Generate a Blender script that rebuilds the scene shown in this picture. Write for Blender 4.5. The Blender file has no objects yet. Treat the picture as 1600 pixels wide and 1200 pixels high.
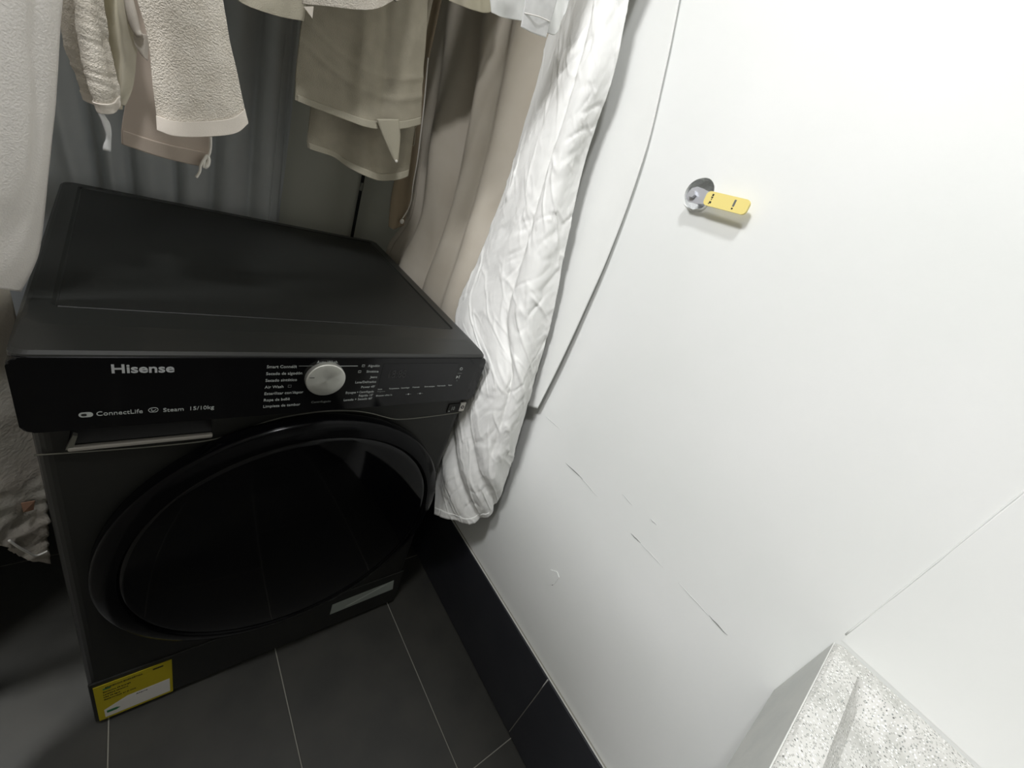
import bpy, bmesh, math, random
from mathutils import Vector, Matrix, noise
random.seed(7)
PI = math.pi
scene = bpy.context.scene
C = scene.collection

# ------------------------------------------------------------------ camera
CAM = [0.1052, -0.5715, 1.1843]
ROT = [[0.735792, -0.574296, 0.358879], [-0.042747, -0.568269, -0.821732], [0.675857, 0.589283, -0.442677]]            # rows: image right, image down, view direction
cd = bpy.data.cameras.new('camera')
cam = bpy.data.objects.new('camera', cd)
C.objects.link(cam)
m = Matrix.Identity(4)
for i in range(3):
    m[i][0] = ROT[0][i]
    m[i][1] = -ROT[1][i]
    m[i][2] = -ROT[2][i]
    m[i][3] = CAM[i]
cam.matrix_world = m
cd.sensor_fit = 'HORIZONTAL'
cd.sensor_width = 36.0
cd.lens = 36.0 * 647.028 / 1600.0
cd.shift_x = -(826.08 - 800) / 1600.0
cd.shift_y = (602.69 - 600) / 1600.0
cd.clip_start = 0.01
scene.camera = cam

# ------------------------------------------------------------------ light and exposure
w = bpy.data.worlds.new('world')
scene.world = w
w.use_nodes = True
w.node_tree.nodes['Background'].inputs[0].default_value = (0.8, 0.9, 1.0, 1)
w.node_tree.nodes['Background'].inputs[1].default_value = 0.02
for nm, pos, size, watt in (('ceiling_lamp_light', (-0.90, -0.15, 2.40), 0.42, 45.0), ('second_lamp_light', (-0.02, -0.42, 2.40), 0.15, 10.5)):
    ld = bpy.data.lights.new(nm, 'AREA')
    ld.shape = 'DISK'
    ld.size = size
    ld.energy = watt
    ld.color = (0.985, 0.99, 1.015)
    lo = bpy.data.objects.new(nm, ld)
    lo.location = pos
    C.objects.link(lo)
scene.view_settings.view_transform = 'Standard'
scene.view_settings.look = 'None'
scene.view_settings.gamma = 1.0
scene.view_settings.exposure = 0.0
scene.view_settings.use_curve_mapping = False

# ------------------------------------------------------------------ materials
def lin(c):
    r = []
    for v in c:
        v /= 255.0
        r.append(v / 12.92 if v <= 0.04045 else ((v + 0.055) / 1.055) ** 2.4)
    return (*r, 1)

def mat(name, col, rough=0.6, metal=0.0, bump=0.0, bscale=200.0, col2=None, cscale=8.0, spec=0.5, stretch=None, coat=0.0,
        transl=0.0, detail=4.0):
    M = bpy.data.materials.new(name)
    M.use_nodes = True
    nt = M.node_tree
    b = nt.nodes['Principled BSDF']
    b.inputs['Base Color'].default_value = lin(col)
    b.inputs['Roughness'].default_value = rough
    b.inputs['Metallic'].default_value = metal
    b.inputs['Specular IOR Level'].default_value = spec
    b.inputs['Coat Weight'].default_value = coat
    b.inputs['Coat Roughness'].default_value = 0.08
    tc = nt.nodes.new('ShaderNodeTexCoord')
    vec = tc.outputs['Object']
    if stretch:
        mp = nt.nodes.new('ShaderNodeMapping')
        mp.inputs['Scale'].default_value = stretch
        nt.links.new(vec, mp.inputs['Vector'])
        vec = mp.outputs['Vector']
    colout = None
    if col2 is not None:
        n = nt.nodes.new('ShaderNodeTexNoise')
        n.inputs['Scale'].default_value = cscale
        n.inputs['Detail'].default_value = detail
        nt.links.new(vec, n.inputs['Vector'])
        r = nt.nodes.new('ShaderNodeValToRGB')
        r.color_ramp.elements[0].position = 0.35
        r.color_ramp.elements[1].position = 0.65
        r.color_ramp.elements[0].color = lin(col)
        r.color_ramp.elements[1].color = lin(col2)
        nt.links.new(n.outputs['Fac'], r.inputs['Fac'])
        colout = r.outputs['Color']
        nt.links.new(colout, b.inputs['Base Color'])
    if bump:
        n = nt.nodes.new('ShaderNodeTexNoise')
        n.inputs['Scale'].default_value = bscale
        n.inputs['Detail'].default_value = 3
        nt.links.new(vec, n.inputs['Vector'])
        bp_ = nt.nodes.new('ShaderNodeBump')
        bp_.inputs['Strength'].default_value = bump
        bp_.inputs['Distance'].default_value = 0.004
        nt.links.new(n.outputs['Fac'], bp_.inputs['Height'])
        nt.links.new(bp_.outputs['Normal'], b.inputs['Normal'])
    if transl:
        t = nt.nodes.new('ShaderNodeBsdfTranslucent')
        t.inputs['Color'].default_value = lin(col)
        if colout:
            nt.links.new(colout, t.inputs['Color'])
        mx = nt.nodes.new('ShaderNodeMixShader')
        mx.inputs[0].default_value = transl
        nt.links.new(b.outputs[0], mx.inputs[1])
        nt.links.new(t.outputs[0], mx.inputs[2])
        nt.links.new(mx.outputs[0], nt.nodes['Material Output'].inputs['Surface'])
    return M

def terrazzo():
    M = mat('terrazzo', (206, 206, 201), 0.6)
    nt = M.node_tree
    b = nt.nodes['Principled BSDF']
    tc = nt.nodes.new('ShaderNodeTexCoord')
    prev = None
    base = nt.nodes.new('ShaderNodeTexNoise')
    base.inputs['Scale'].default_value = 30
    nt.links.new(tc.outputs['Object'], base.inputs['Vector'])
    r0 = nt.nodes.new('ShaderNodeValToRGB')
    r0.color_ramp.elements[0].position = 0.3
    r0.color_ramp.elements[1].position = 0.7
    r0.color_ramp.elements[0].color = lin((196, 196, 190))
    r0.color_ramp.elements[1].color = lin((222, 221, 216))
    nt.links.new(base.outputs['Fac'], r0.inputs['Fac'])
    prev = r0.outputs['Color']
    for sc, thr, colr, pick in ((400, 0.40, (176, 176, 170), 0.5), (300, 0.30, (112, 112, 108), 0.93), (430, 0.34, (140, 146, 142), 0.82), (350, .36, (240, 240, 237), .55)):
        v = nt.nodes.new('ShaderNodeTexVoronoi')
        v.inputs['Scale'].default_value = sc
        nt.links.new(tc.outputs['Object'], v.inputs['Vector'])
        lt = nt.nodes.new('ShaderNodeMath'); lt.operation = 'LESS_THAN'
        lt.inputs[1].default_value = thr
        nt.links.new(v.outputs['Distance'], lt.inputs[0])
        sp = nt.nodes.new('ShaderNodeSeparateColor')
        nt.links.new(v.outputs['Color'], sp.inputs[0])
        gt = nt.nodes.new('ShaderNodeMath'); gt.operation = 'GREATER_THAN'
        gt.inputs[1].default_value = pick
        nt.links.new(sp.outputs[0], gt.inputs[0])
        mu = nt.nodes.new('ShaderNodeMath'); mu.operation = 'MULTIPLY'
        nt.links.new(lt.outputs[0], mu.inputs[0]); nt.links.new(gt.outputs[0], mu.inputs[1])
        mx = nt.nodes.new('ShaderNodeMix'); mx.data_type = 'RGBA'
        nt.links.new(mu.outputs[0], mx.inputs[0])
        nt.links.new(prev, mx.inputs[6])
        mx.inputs[7].default_value = lin(colr)
        prev = mx.outputs[2]
    nt.links.new(prev, b.inputs['Base Color'])
    n = nt.nodes.new('ShaderNodeTexNoise'); n.inputs['Scale'].default_value = 220
    nt.links.new(tc.outputs['Object'], n.inputs['Vector'])
    bu = nt.nodes.new('ShaderNodeBump'); bu.inputs['Strength'].default_value = 0.25; bu.inputs['Distance'].default_value = 0.003
    nt.links.new(n.outputs['Fac'], bu.inputs['Height']); nt.links.new(bu.outputs[0], b.inputs['Normal'])
    return M

def brushed():
    M = mat('brushed_aluminium', (196, 196, 188), 0.42, 0.7)
    nt = M.node_tree
    b = nt.nodes['Principled BSDF']
    b.inputs['Anisotropic'].default_value = 0.85
    t = nt.nodes.new('ShaderNodeTangent'); t.direction_type = 'RADIAL'; t.axis = 'Y'
    nt.links.new(t.outputs[0], b.inputs['Tangent'])
    return M

def fabric(name, col, col2=None, transl=0.2, bump=0.12, bscale=900, rough=0.9, cscale=14):
    M = mat(name, col, rough, 0, bump, bscale, col2, cscale, spec=0.15, transl=transl)
    return M

MT = dict(
    wall=mat('white_wall_paint', (232, 234, 230), 0.55, bump=0.04, bscale=90, col2=(237, 238, 235), cscale=3, spec=.3),
    wallback=mat('grey_wall_paint', (224, 225, 212), 0.7, bump=0.04, bscale=90),
    room=mat('room_wall_paint', (158, 156, 150), 0.7),
    ceil=mat('ceiling_paint', (236, 236, 232), 0.8),
    hole=mat('bare_plaster', (214, 217, 215), 0.95, bump=0.6, bscale=300, col2=(196, 198, 196), cscale=120),
    tile=mat('charcoal_tile', (48, 48, 44), 0.5, bump=0.06, bscale=60, col2=(58, 57, 52), cscale=9, spec=.45),
    skirt=mat('black_skirting_tile', (44, 45, 50), 0.4, bump=0.03, bscale=80, col2=(50, 51, 55), cscale=7, spec=.4),
    grout=mat('grey_grout', (150, 148, 138), 0.9),
    caulk=mat('white_caulk', (205, 205, 200), 0.7),
    body=mat('titanium_steel', (38, 38, 35), 0.42, 0.3, bump=0.01, bscale=400),
    top=mat('dark_worktop_laminate', (27, 28, 26), 0.5, bump=0.03, bscale=500, spec=.4),
    topframe=mat('dark_worktop_frame', (32, 33, 31), 0.34, spec=.5),
    gloss=mat('gloss_black', (7, 7, 9), 0.08, spec=.5),
    doorring=mat('door_ring_black', (4, 4, 5), 0.16, spec=.12),
    glass=mat('smoked_glass', (3, 3, 4), 0.06, spec=.25),
    rubber=mat('black_rubber', (16, 16, 16), 0.7),
    screen=mat('dark_display', (24, 24, 26), 0.25),
    digits=mat('unlit_segment', (52, 52, 52), 0.5),
    chrome=mat('logo_silver', (196, 198, 198), 0.35, 0.3),
    print_=mat('grey_print', (168, 172, 168), 0.6),
    printdim=mat('dim_print', (105, 108, 105), 0.6),
    alu=brushed(),
    seam=mat('light_seam', (120, 119, 110), 0.4, .4),
    yellow=mat('yellow_paper', (176, 160, 16), 0.7),
    white=mat('white_paper', (215, 212, 205), 0.7),
    green=mat('green_print', (40, 110, 60), 0.7),
    ink=mat('black_ink', (22, 22, 18), 0.7),
    tape=mat('silver_tape', (165, 172, 165), 0.45, 0.2),
    tape2=mat('tape_shine_paint', (205, 212, 205), 0.45, 0.2),
    lever=mat('galvanised_steel', (205, 207, 212), 0.38, 0.55),
    grip=mat('yellow_vinyl', (240, 222, 138), 0.42, spec=.4),
    stone=terrazzo(),
    stoneside=mat('smooth_cement', (206, 208, 204), 0.7, bump=0.1, bscale=120, col2=(214, 215, 210), cscale=20),
    dark=mat('black_cable', (8, 8, 8), 0.5),
    cablering=mat('cable_collar', (150, 150, 140), 0.5),
    grey=fabric('grey_sheer', (222, 226, 227), (230, 233, 233), .25, .05),
    beige=fabric('beige_cotton', (214, 205, 189), (219, 211, 196), .18, .06),
    white_sheet=fabric('white_cotton', (246, 246, 242), None, .10, .05),
    veil=fabric('white_veil', (243, 244, 240), None, .12, .04),
    terry=fabric('cream_terry', (226, 219, 206), (216, 208, 194), .1, .75, 620, cscale=60),
    terryhem=fabric('cream_hem', (224, 216, 204), None, .1, .15, 900),
    cream=fabric('cream_cotton', (216, 210, 186), (222, 214, 196), .2, .1),
    pink=fabric('beige_pink_cotton', (192, 178, 164), None, .15, .08),
    linen=fabric('grey_beige_linen', (186, 179, 160), (177, 170, 152), .12, .35, 800, cscale=40),
    linenhem=fabric('linen_hem', (192, 186, 167), None, .12, .3, 800),
    strip=fabric('brown_beige_cotton', (160, 145, 122), None, .1, .08),
    gauze=fabric('offwhite_gauze', (240, 236, 230), (234, 230, 224), .2, .3, 500, cscale=20),
    olive=fabric('grey_crumpled_cotton', (206, 202, 190), (192, 184, 172), .25, .3, 200, cscale=12),
    elastic=mat('white_elastic', (226, 224, 216), 0.8),
    cord=mat('white_cord', (228, 224, 214), 0.8),
    label=fabric('white_satin_label', (238, 238, 236), (226, 226, 224), .25, .02, rough=.5, cscale=60),
)

# ------------------------------------------------------------------ object helpers
def obj(name, bm, material, parent=None, smooth=False):
    me = bpy.data.meshes.new(name)
    bmesh.ops.recalc_face_normals(bm, faces=bm.faces[:])
    bm.to_mesh(me)
    bm.free()
    if smooth:
        for p in me.polygons:
            p.use_smooth = True
    o = bpy.data.objects.new(name, me)
    if material:
        me.materials.append(material)
    C.objects.link(o)
    if parent:
        o.parent = parent
        o.matrix_parent_inverse = Matrix.Translation(-world_loc(parent))
    return o

def world_loc(o):
    l = Vector(o.location)
    # every parent here is only ever translated
    p = o.parent
    if p:
        l = o.matrix_parent_inverse @ l
        l = l + world_loc(p)
    return l

def thing(name, label, cat, loc=(0, 0, 0), group=None):
    o = bpy.data.objects.new(name, None)
    o.empty_display_size = 0.05
    o.location = loc
    C.objects.link(o)
    return tag(o, label, cat, group)

def tag(o, label, cat, group=None):
    o['label'] = label
    o['category'] = cat
    if group:
        o['group'] = group
    return o

def struct(name, bm, material, parent=None, label=None, smooth=False):
    o = obj(name, bm, material, parent, smooth)
    if not parent:
        o['kind'] = 'structure'
        if label:
            o['label'] = label
    return o

def add_box(bm, x0, x1, y0, y1, z0, z1, bev=0.0, seg=2):
    vs = bmesh.ops.create_cube(bm, size=1.0)['verts']
    for v in vs:
        v.co = Vector(((x0 + x1) / 2 + v.co.x * (x1 - x0), (y0 + y1) / 2 + v.co.y * (y1 - y0), (z0 + z1) / 2 + v.co.z * (z1 - z0)))
    if bev:
        es = {e for v in vs for e in v.link_edges}
        bmesh.ops.bevel(bm, geom=list(es), offset=bev, segments=seg, profile=0.5, affect='EDGES')
    return bm

def box(x0, x1, y0, y1, z0, z1, bev=0.0, seg=2):
    return add_box(bmesh.new(), x0, x1, y0, y1, z0, z1, bev, seg)

def prism(pts, nrm, thick, bm=None):
    """flat polygon (list of 3D points) extruded by thick along nrm"""
    bm = bm or bmesh.new()
    n = Vector(nrm).normalized() * thick
    a = [bm.verts.new(Vector(p)) for p in pts]
    b = [bm.verts.new(Vector(p) + n) for p in pts]
    bm.faces.new(a)
    bm.faces.new(b[::-1])
    for i in range(len(pts)):
        j = (i + 1) % len(pts)
        bm.faces.new((a[i], a[j], b[j], b[i]))
    return bm

def rrect(x0, x1, z0, z1, r, n=5):
    out = []
    for cx, cz, a0 in ((x1 - r, z1 - r, 0), (x0 + r, z1 - r, 90), (x0 + r, z0 + r, 180), (x1 - r, z0 + r, 270)):
        for k in range(n + 1):
            a = math.radians(a0 + 90 * k / n)
            out.append((cx + r * math.cos(a), cz + r * math.sin(a)))
    return out

def lathe(profile, centre, axis='Y', seg=96, bm=None):
    """profile: (radius, offset along axis)"""
    bm = bm or bmesh.new()
    rings = []
    c = Vector(centre)
    for r, h in profile:
        ring = []
        if r < 1e-6:
            v = bm.verts.new(c + (Vector((0, h, 0)) if axis == 'Y' else Vector((h, 0, 0)) if axis == 'X' else Vector((0, 0, h))))
            rings.append([v])
            continue
        for k in range(seg):
            a = 2 * PI * k / seg
            if axis == 'Y':
                d = Vector((r * math.cos(a), h, r * math.sin(a)))
            elif axis == 'X':
                d = Vector((h, r * math.cos(a), r * math.sin(a)))
            else:
                d = Vector((r * math.cos(a), r * math.sin(a), h))
            ring.append(bm.verts.new(c + d))
        rings.append(ring)
    for a, b in zip(rings, rings[1:]):
        n = max(len(a), len(b))
        for k in range(n):
            q = [a[k % len(a)], a[(k + 1) % len(a)], b[(k + 1) % len(b)], b[k % len(b)]]
            u = []
            for v in q:
                if v not in u:
                    u.append(v)
            if len(u) > 2:
                bm.faces.new(u)
    return bm

def catmull(pts, n):
    """n points evenly spread (by chord length) along a Catmull-Rom curve through pts"""
    P = [Vector(p) for p in pts]
    if len(P) == 2:
        return [P[0].lerp(P[1], k / (n - 1)) for k in range(n)]
    t = [0.0]
    for a, b in zip(P, P[1:]):
        t.append(t[-1] + max((b - a).length, 1e-6))
    out = []
    tang = []
    for i in range(len(P)):
        if i == 0:
            tang.append((P[1] - P[0]) / (t[1] - t[0]))
        elif i == len(P) - 1:
            tang.append((P[-1] - P[-2]) / (t[-1] - t[-2]))
        else:
            tang.append((P[i + 1] - P[i - 1]) / (t[i + 1] - t[i - 1]))
    for k in range(n):
        s = t[-1] * k / (n - 1)
        i = 0
        while i < len(P) - 2 and s > t[i + 1]:
            i += 1
        h = t[i + 1] - t[i]
        x = (s - t[i]) / h
        x2, x3 = x * x, x * x * x
        out.append(P[i] * (2 * x3 - 3 * x2 + 1) + tang[i] * h * (x3 - 2 * x2 + x) + P[i + 1] * (-2 * x3 + 3 * x2) + tang[i + 1] * h * (x3 - x2))
    return out

def tube(pts, r, n=40, seg=8, bm=None, smooth=True):
    bm = bm or bmesh.new()
    P = catmull(pts, n) if smooth else [Vector(p) for p in pts]
    rings = []
    for i, p in enumerate(P):
        d = (P[min(i + 1, len(P) - 1)] - P[max(i - 1, 0)]).normalized()
        a = d.orthogonal().normalized() if i == 0 else (prev - d * prev.dot(d)).normalized()
        prev = a
        b = d.cross(a)
        rr = r(i / (len(P) - 1)) if callable(r) else r
        rings.append([bm.verts.new(p + (a * math.cos(2 * PI * k / seg) + b * math.sin(2 * PI * k / seg)) * rr) for k in range(seg)])
    for a, b in zip(rings, rings[1:]):
        for k in range(seg):
            bm.faces.new((a[k], a[(k + 1) % seg], b[(k + 1) % seg], b[k]))
    bm.faces.new(rings[0][::-1])
    bm.faces.new(rings[-1])
    return bm

def boolean(o, cutter, op='DIFFERENCE'):
    md = o.modifiers.new('b', 'BOOLEAN')
    md.operation = op
    md.object = cutter
    md.solver = 'EXACT'
    dg = bpy.context.evaluated_depsgraph_get()
    dg.update()
    me = bpy.data.meshes.new_from_object(o.evaluated_get(dg))
    o.modifiers.clear()
    o.data = me
    bpy.data.objects.remove(cutter)

def fbm(x, y, z=0.0, o=3):
    return noise.fractal(Vector((x, y, z)), 1.0, 2.0, o)

def ridge(u, c, wd):
    return math.exp(-((u - c) / wd) ** 2)

def cloth_grid(rows, nu, nv, disp=None, top=None):
    """rows: lists of world points (left to right), from top to bottom -> nv x nu grid of points, displaced along the normal"""
    R = [catmull(r, nu) for r in rows]
    cols = [catmull([r[i] for r in R], nv) for i in range(nu)]
    if top is not None:
        # a few more rows carry the cloth on up to its line
        for c in cols:
            p = c[0]
            c[:0] = [Vector((p.x, p.y, top + (p.z - top) * k / 8)) for k in range(8)]
        nv += 8
    G = [[cols[i][j] for i in range(nu)] for j in range(nv)]
    if disp:
        H = [[p.copy() for p in r] for r in G]
        for j in range(nv):
            for i in range(nu):
                du = G[j][min(i + 1, nu - 1)] - G[j][max(i - 1, 0)]
                dv = G[min(j + 1, nv - 1)][i] - G[max(j - 1, 0)][i]
                n = dv.cross(du)
                if n.length > 1e-12:
                    n.normalize()
                p = G[j][i]
                H[j][i] = p + n * disp(i / (nu - 1), j / (nv - 1), p)
        G = H
    return G

def shell(G, thick, bm=None, side=1):
    """closed two-sided sheet of cloth from a grid of points"""
    bm = bm or bmesh.new()
    nv, nu = len(G), len(G[0])
    F, B = [], []
    for j in range(nv):
        fr, br = [], []
        for i in range(nu):
            du = G[j][min(i + 1, nu - 1)] - G[j][max(i - 1, 0)]
            dv = G[min(j + 1, nv - 1)][i] - G[max(j - 1, 0)][i]
            n = dv.cross(du)
            if n.length > 1e-12:
                n.normalize()
            fr.append(bm.verts.new(G[j][i]))
            br.append(bm.verts.new(G[j][i] - n * thick * side))
        F.append(fr)
        B.append(br)
    for j in range(nv - 1):
        for i in range(nu - 1):
            bm.faces.new((F[j][i], F[j + 1][i], F[j + 1][i + 1], F[j][i + 1]))
            bm.faces.new((B[j][i], B[j][i + 1], B[j + 1][i + 1], B[j + 1][i]))
    for j in range(nv - 1):
        for i in (0, nu - 1):
            bm.faces.new((F[j][i], F[j + 1][i], B[j + 1][i], B[j][i]))
    for i in range(nu - 1):
        for j in (0, nv - 1):
            bm.faces.new((F[j][i], F[j][i + 1], B[j][i + 1], B[j][i]))
    return bm

def band(G, j0, j1, i0, i1, lift, thick):
    """a strip of a cloth grid, lifted off its face (hems, seams)"""
    nv, nu = len(G), len(G[0])
    out = []
    for j in range(j0, j1 + 1):
        r = []
        for i in range(i0, i1 + 1):
            du = G[j][min(i + 1, nu - 1)] - G[j][max(i - 1, 0)]
            dv = G[min(j + 1, nv - 1)][i] - G[max(j - 1, 0)][i]
            n = dv.cross(du).normalized()
            r.append(G[j][i] + n * lift)
        out.append(r)
    return shell(out, thick)

def lowband(G, width, i0, i1, lift, th):
    m_ = (i0 + i1) // 2
    j = len(G) - 2
    while j > 0 and (G[j][m_] - G[-1][m_]).length < width:
        j -= 1
    return band(G, j, len(G) - 1, i0, i1, lift, th)

def text(body, loc, size, material, parent, align='LEFT', name='lettering', sx=1.0, bold=0.0, rot=(PI / 2, 0, 0), ext=0.0002):
    cu = bpy.data.curves.new(name, 'FONT')
    cu.body = body
    cu.size = size
    cu.align_x = align
    cu.extrude = ext
    cu.offset = bold
    cu.resolution_u = 3
    t = bpy.data.objects.new(name, cu)
    C.objects.link(t)
    dg = bpy.context.evaluated_depsgraph_get()
    me = bpy.data.meshes.new_from_object(t.evaluated_get(dg))
    bpy.data.objects.remove(t)
    M = Matrix.Translation(loc) @ (Matrix.Rotation(rot[2], 4, 'Z') @ Matrix.Rotation(rot[1], 4, 'Y') @ Matrix.Rotation(rot[0], 4, 'X')) @ Matrix.Diagonal((sx, 1, 1, 1))
    me.transform(M)
    o = bpy.data.objects.new(name, me)
    me.materials.clear()
    me.materials.append(material)
    C.objects.link(o)
    if parent:
        o.parent = parent
        o.matrix_parent_inverse = Matrix.Translation(-world_loc(parent))
    return o

# ------------------------------------------------------------------ the room
XW, XL, YB, YF, ZC = 0.737, -0.26, 0.75, -2.6, 2.60
XR, YN = -1.7, 0.16       # the room widens to the left in front of the washer's niche

# right wall: a thick slab with the round hole that was cut for the valve
wr = struct('wall_right', box(XW, XW + 0.12, YF, YB + .1, 0, ZC), MT['wall'], label='white painted wall on the right with a round valve hole')
HC = (XW, -0.1815, 1.2385)
HD = .022                     # depth of the hole
bmh = lathe([(0, -.05), (.0235, -.05), (.0232, HD), (0, HD)], HC, 'X', 40)
for v in bmh.verts:
    if v.co.x < XW + .04 and v.co.x > XW - .04:
        pass
    d = Vector((0, v.co.y - HC[1], v.co.z - HC[2]))
    if d.length > 1e-5:
        k = 1 + .05 * noise.noise(d * 70)
        v.co.y = HC[1] + d.y * k
        v.co.z = HC[2] + d.z * k
boolean(wr, obj('cutter', bmh, MT['wall']))
# plaster lining inside the hole
ln = obj('hole_lining', lathe([(.0227, .002), (.0232, .002), (.0232, HD - .0004), (0, HD - .0004), (0, HD - .0015), (.0224, HD - .0015), (.0227, .002)], HC, 'X', 40), MT['hole'], wr, True)
# raised rim of plaster filler round the lower left of the hole
rim = []
for k in range(17):
    a = math.radians(130 + 185 * k / 16)
    rr = .0246 + .0008 * math.sin(k * 1.7)
    rim.append((XW - .0001, HC[1] - rr * math.cos(a) * -1, HC[2] - rr * math.sin(a) * -1))
obj('filler_rim', tube(rim, lambda t: .0002 + .0021 * math.sin(PI * t), 50, 8), MT['wall'], wr, True)

def wall_pts(a, b, n=6, jit=.0006):
    out = []
    for k in range(n):
        t = k / (n - 1)
        out.append((XW - .0002, a[1] + (b[1] - a[1]) * t + random.uniform(-jit, jit), a[2] + (b[2] - a[2]) * t + random.uniform(-jit, jit)))
    return out
MT['crack'] = mat('crack_grey', (128, 130, 128), .9)
MT['crackl'] = mat('crack_pale', (190, 192, 190), .9)
for a, b, r, mm in (((0.737, -0.199, 0.699), (0.737, -0.252, 0.703), .00075, 'crack'), ((0.737, -0.241, 0.702), (0.737, -0.298, 0.7), .0005, 'crackl'),
                    ((0.737, -0.335, 0.746), (0.737, -0.361, 0.745), .0006, 'crackl'),
                    ((0.737, -0.388, 0.699), (0.737, -0.411, 0.7), .0007, 'crack'), ((0.737, -0.411, 0.7), (0.737, -0.463, 0.7), .00045, 'crackl'),
                    ((0.737, -0.495, 0.702), (0.737, -0.559, 0.701), .0005, 'crackl'), ((0.737, -0.556, 0.702), (0.737, -0.589, 0.702), .0007, 'crack'),
                    ((0.737, -0.4, 0.752), (0.737, -0.414, 0.752), .0008, 'crackl'), ((0.737, -0.099, 0.745), (0.737, -0.151, 0.749), .00045, 'crackl')):
    obj('hairline_crack', tube(wall_pts(a, b), lambda t, r=r: r * (.25 + math.sin(PI * min(max(t, .02), .98))), 20, 5), MT[mm], wr)
# small patch of chipped filler low on the wall
pc = [(0.737, -0.287, 0.439), (0.737, -0.294, 0.469), (0.737, -0.309, 0.482), (0.737, -0.319, 0.476), (0.737, -0.318, 0.45), (0.737, -0.306, 0.431)]
obj('filler_patch', prism(pc, (-1, 0, 0), .0013), MT['wall'], wr)
obj('hairline_crack', tube(wall_pts((0.737, -0.315, 0.443), (0.737, -0.315, 0.473), 4, .0002), .0009, 10, 5), MT['crack'], wr)
# plaster seam that rises from the back corner of the sink
sp = [(XW - .0003, -.671 + .0015 * fbm(k * .7, 3.1), .84 + k * .05) for k in range(24)]
obj('plaster_seam', tube(sp, lambda t: .0010 + .0006 * fbm(t * 30, 1.0), 120, 6), MT['wall'], wr, True)

# the wall beyond the seam stands a hair proud of the rest
struct('wall_right_panel', box(XW - .0006, XW + .001, YF, -.6725, .83, ZC), MT['wall'], wr)

struct('wall_back', box(XL - .1, XW + .12, YB, YB + .1, 0, ZC), MT['wallback'], label='grey back wall behind the washer')
struct('wall_left', box(XL - .1, XL, YN, YB, 0, ZC), MT['wall'], label='white wall of the niche left of the washer')
struct('wall_left_room', box(XR, XL - .1, YN, YN + .1, 0, ZC), MT['room'], label='grey wall turning left beside the washer niche')
struct('wall_far_left', box(XR - .1, XR, YF, YN + .1, 0, ZC), MT['room'], label='grey far left wall of the room')
struct('wall_front', box(XR - .1, XW + .12, YF - .1, YF, 0, ZC), MT['room'], label='grey wall behind the viewer')
struct('ceiling', box(XR - .1, XW + .12, YF - .1, YB + .1, ZC, ZC + .1), MT['ceil'], label='white ceiling')

# floor: grout bed with tiles
fl = struct('floor', box(XR - .1, XW + .12, YF - .1, YB + .1, -.06, -.0022), MT['grout'], label='dark grey tiled floor with pale grout lines')
GJ = .0022
xs = [XR, -1.3795, -1.0995, -.8195, -.5395, -.2595, .0205, .3035, .5835, XW]
offs = [-.3, -.02, -.3, -.02, -.3, -.12, -.32, -.49, -.438]
for i in range(9):
    x0, x1 = xs[i], xs[i + 1]
    y = offs[i]
    ys = [y + .56 * k for k in range(-7, 6)]
    for a, b in zip(ys, ys[1:]):
        a, b = max(a, YF), min(b, YB)
        if b - a < .03:
            continue
        obj('tile', box(x0 + GJ / 2, x1 - GJ / 2, a + GJ / 2, b - GJ / 2, -.012, random.uniform(-.0006, 0), .0007, 1), MT['tile'], fl)

# tall dark skirting of tiles
BH = .261
def skirting(name, boxes, label):
    s = struct(name, boxes[0], MT['grout'], label=label)
    for b in boxes[1:]:
        obj('tile', b, MT['skirt'], s)
    return s
br = [box(XW - .0065, XW - .0005, -.66, YB, 0, BH)]
for a, b in ((-1.02, -.427), (-.4245, .172), (.1745, YB - .012)):
    br.append(box(XW - .0105, XW - .004, max(a, -.67), b, .0025, BH - .0005, .0008, 1))
sk = skirting('baseboard_right', br, 'tall black tile skirting along the foot of the right wall')
obj('caulk_line', tube([(XW - .0062, y, BH + .0006) for y in (-.66, -.4, -.1, .2, YB - .01)], lambda t: .0016 + .0005 * fbm(t * 25, 2.0), 60, 6), MT['caulk'], sk, True)
obj('grout_smear', prism([(XW - .0108, -.4275, .262), (XW - .0108, -.4245, .262), (XW - .0108, -.4252, .232), (XW - .0108, -.4265, .226)], (-1, 0, 0), .0006), MT['caulk'], sk)
bl = [box(XL + .0005, XL + .0065, YN, YB, 0, BH)]
for k in range(2):
    a = YN + .6 * k
    bl.append(box(XL + .004, XL + .0105, a + .001, min(a + .598, YB - .012), .0025, BH - .0005, .0008, 1))
skirting('baseboard_left', bl, 'tall black tile skirting along the foot of the left wall')
bb = [box(XL + .011, XW - .011, YB - .0065, YB - .0005, 0, BH)]
for a, b in ((XL + .012, .25), (.252, XW - .012)):
    bb.append(box(a, b, YB - .0105, YB - .004, .0025, BH - .0005, .0008, 1))
skirting('baseboard_back', bb, 'tall black tile skirting along the foot of the back wall')

# ------------------------------------------------------------------ the washing machine
WM = thing('washing_machine', 'dark titanium front loading washer dryer with black control panel and round black door', 'washing machine')
W, D, H = .600, .608, .8454
# cabinet
pts = rrect(.002, W - .002, .004, D - .01, .016, 5)
bmc = prism([(x, y, .014) for x, y in pts], (0, 0, 1), .806)
body = obj('cabinet', bmc, MT['body'], WM)
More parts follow.
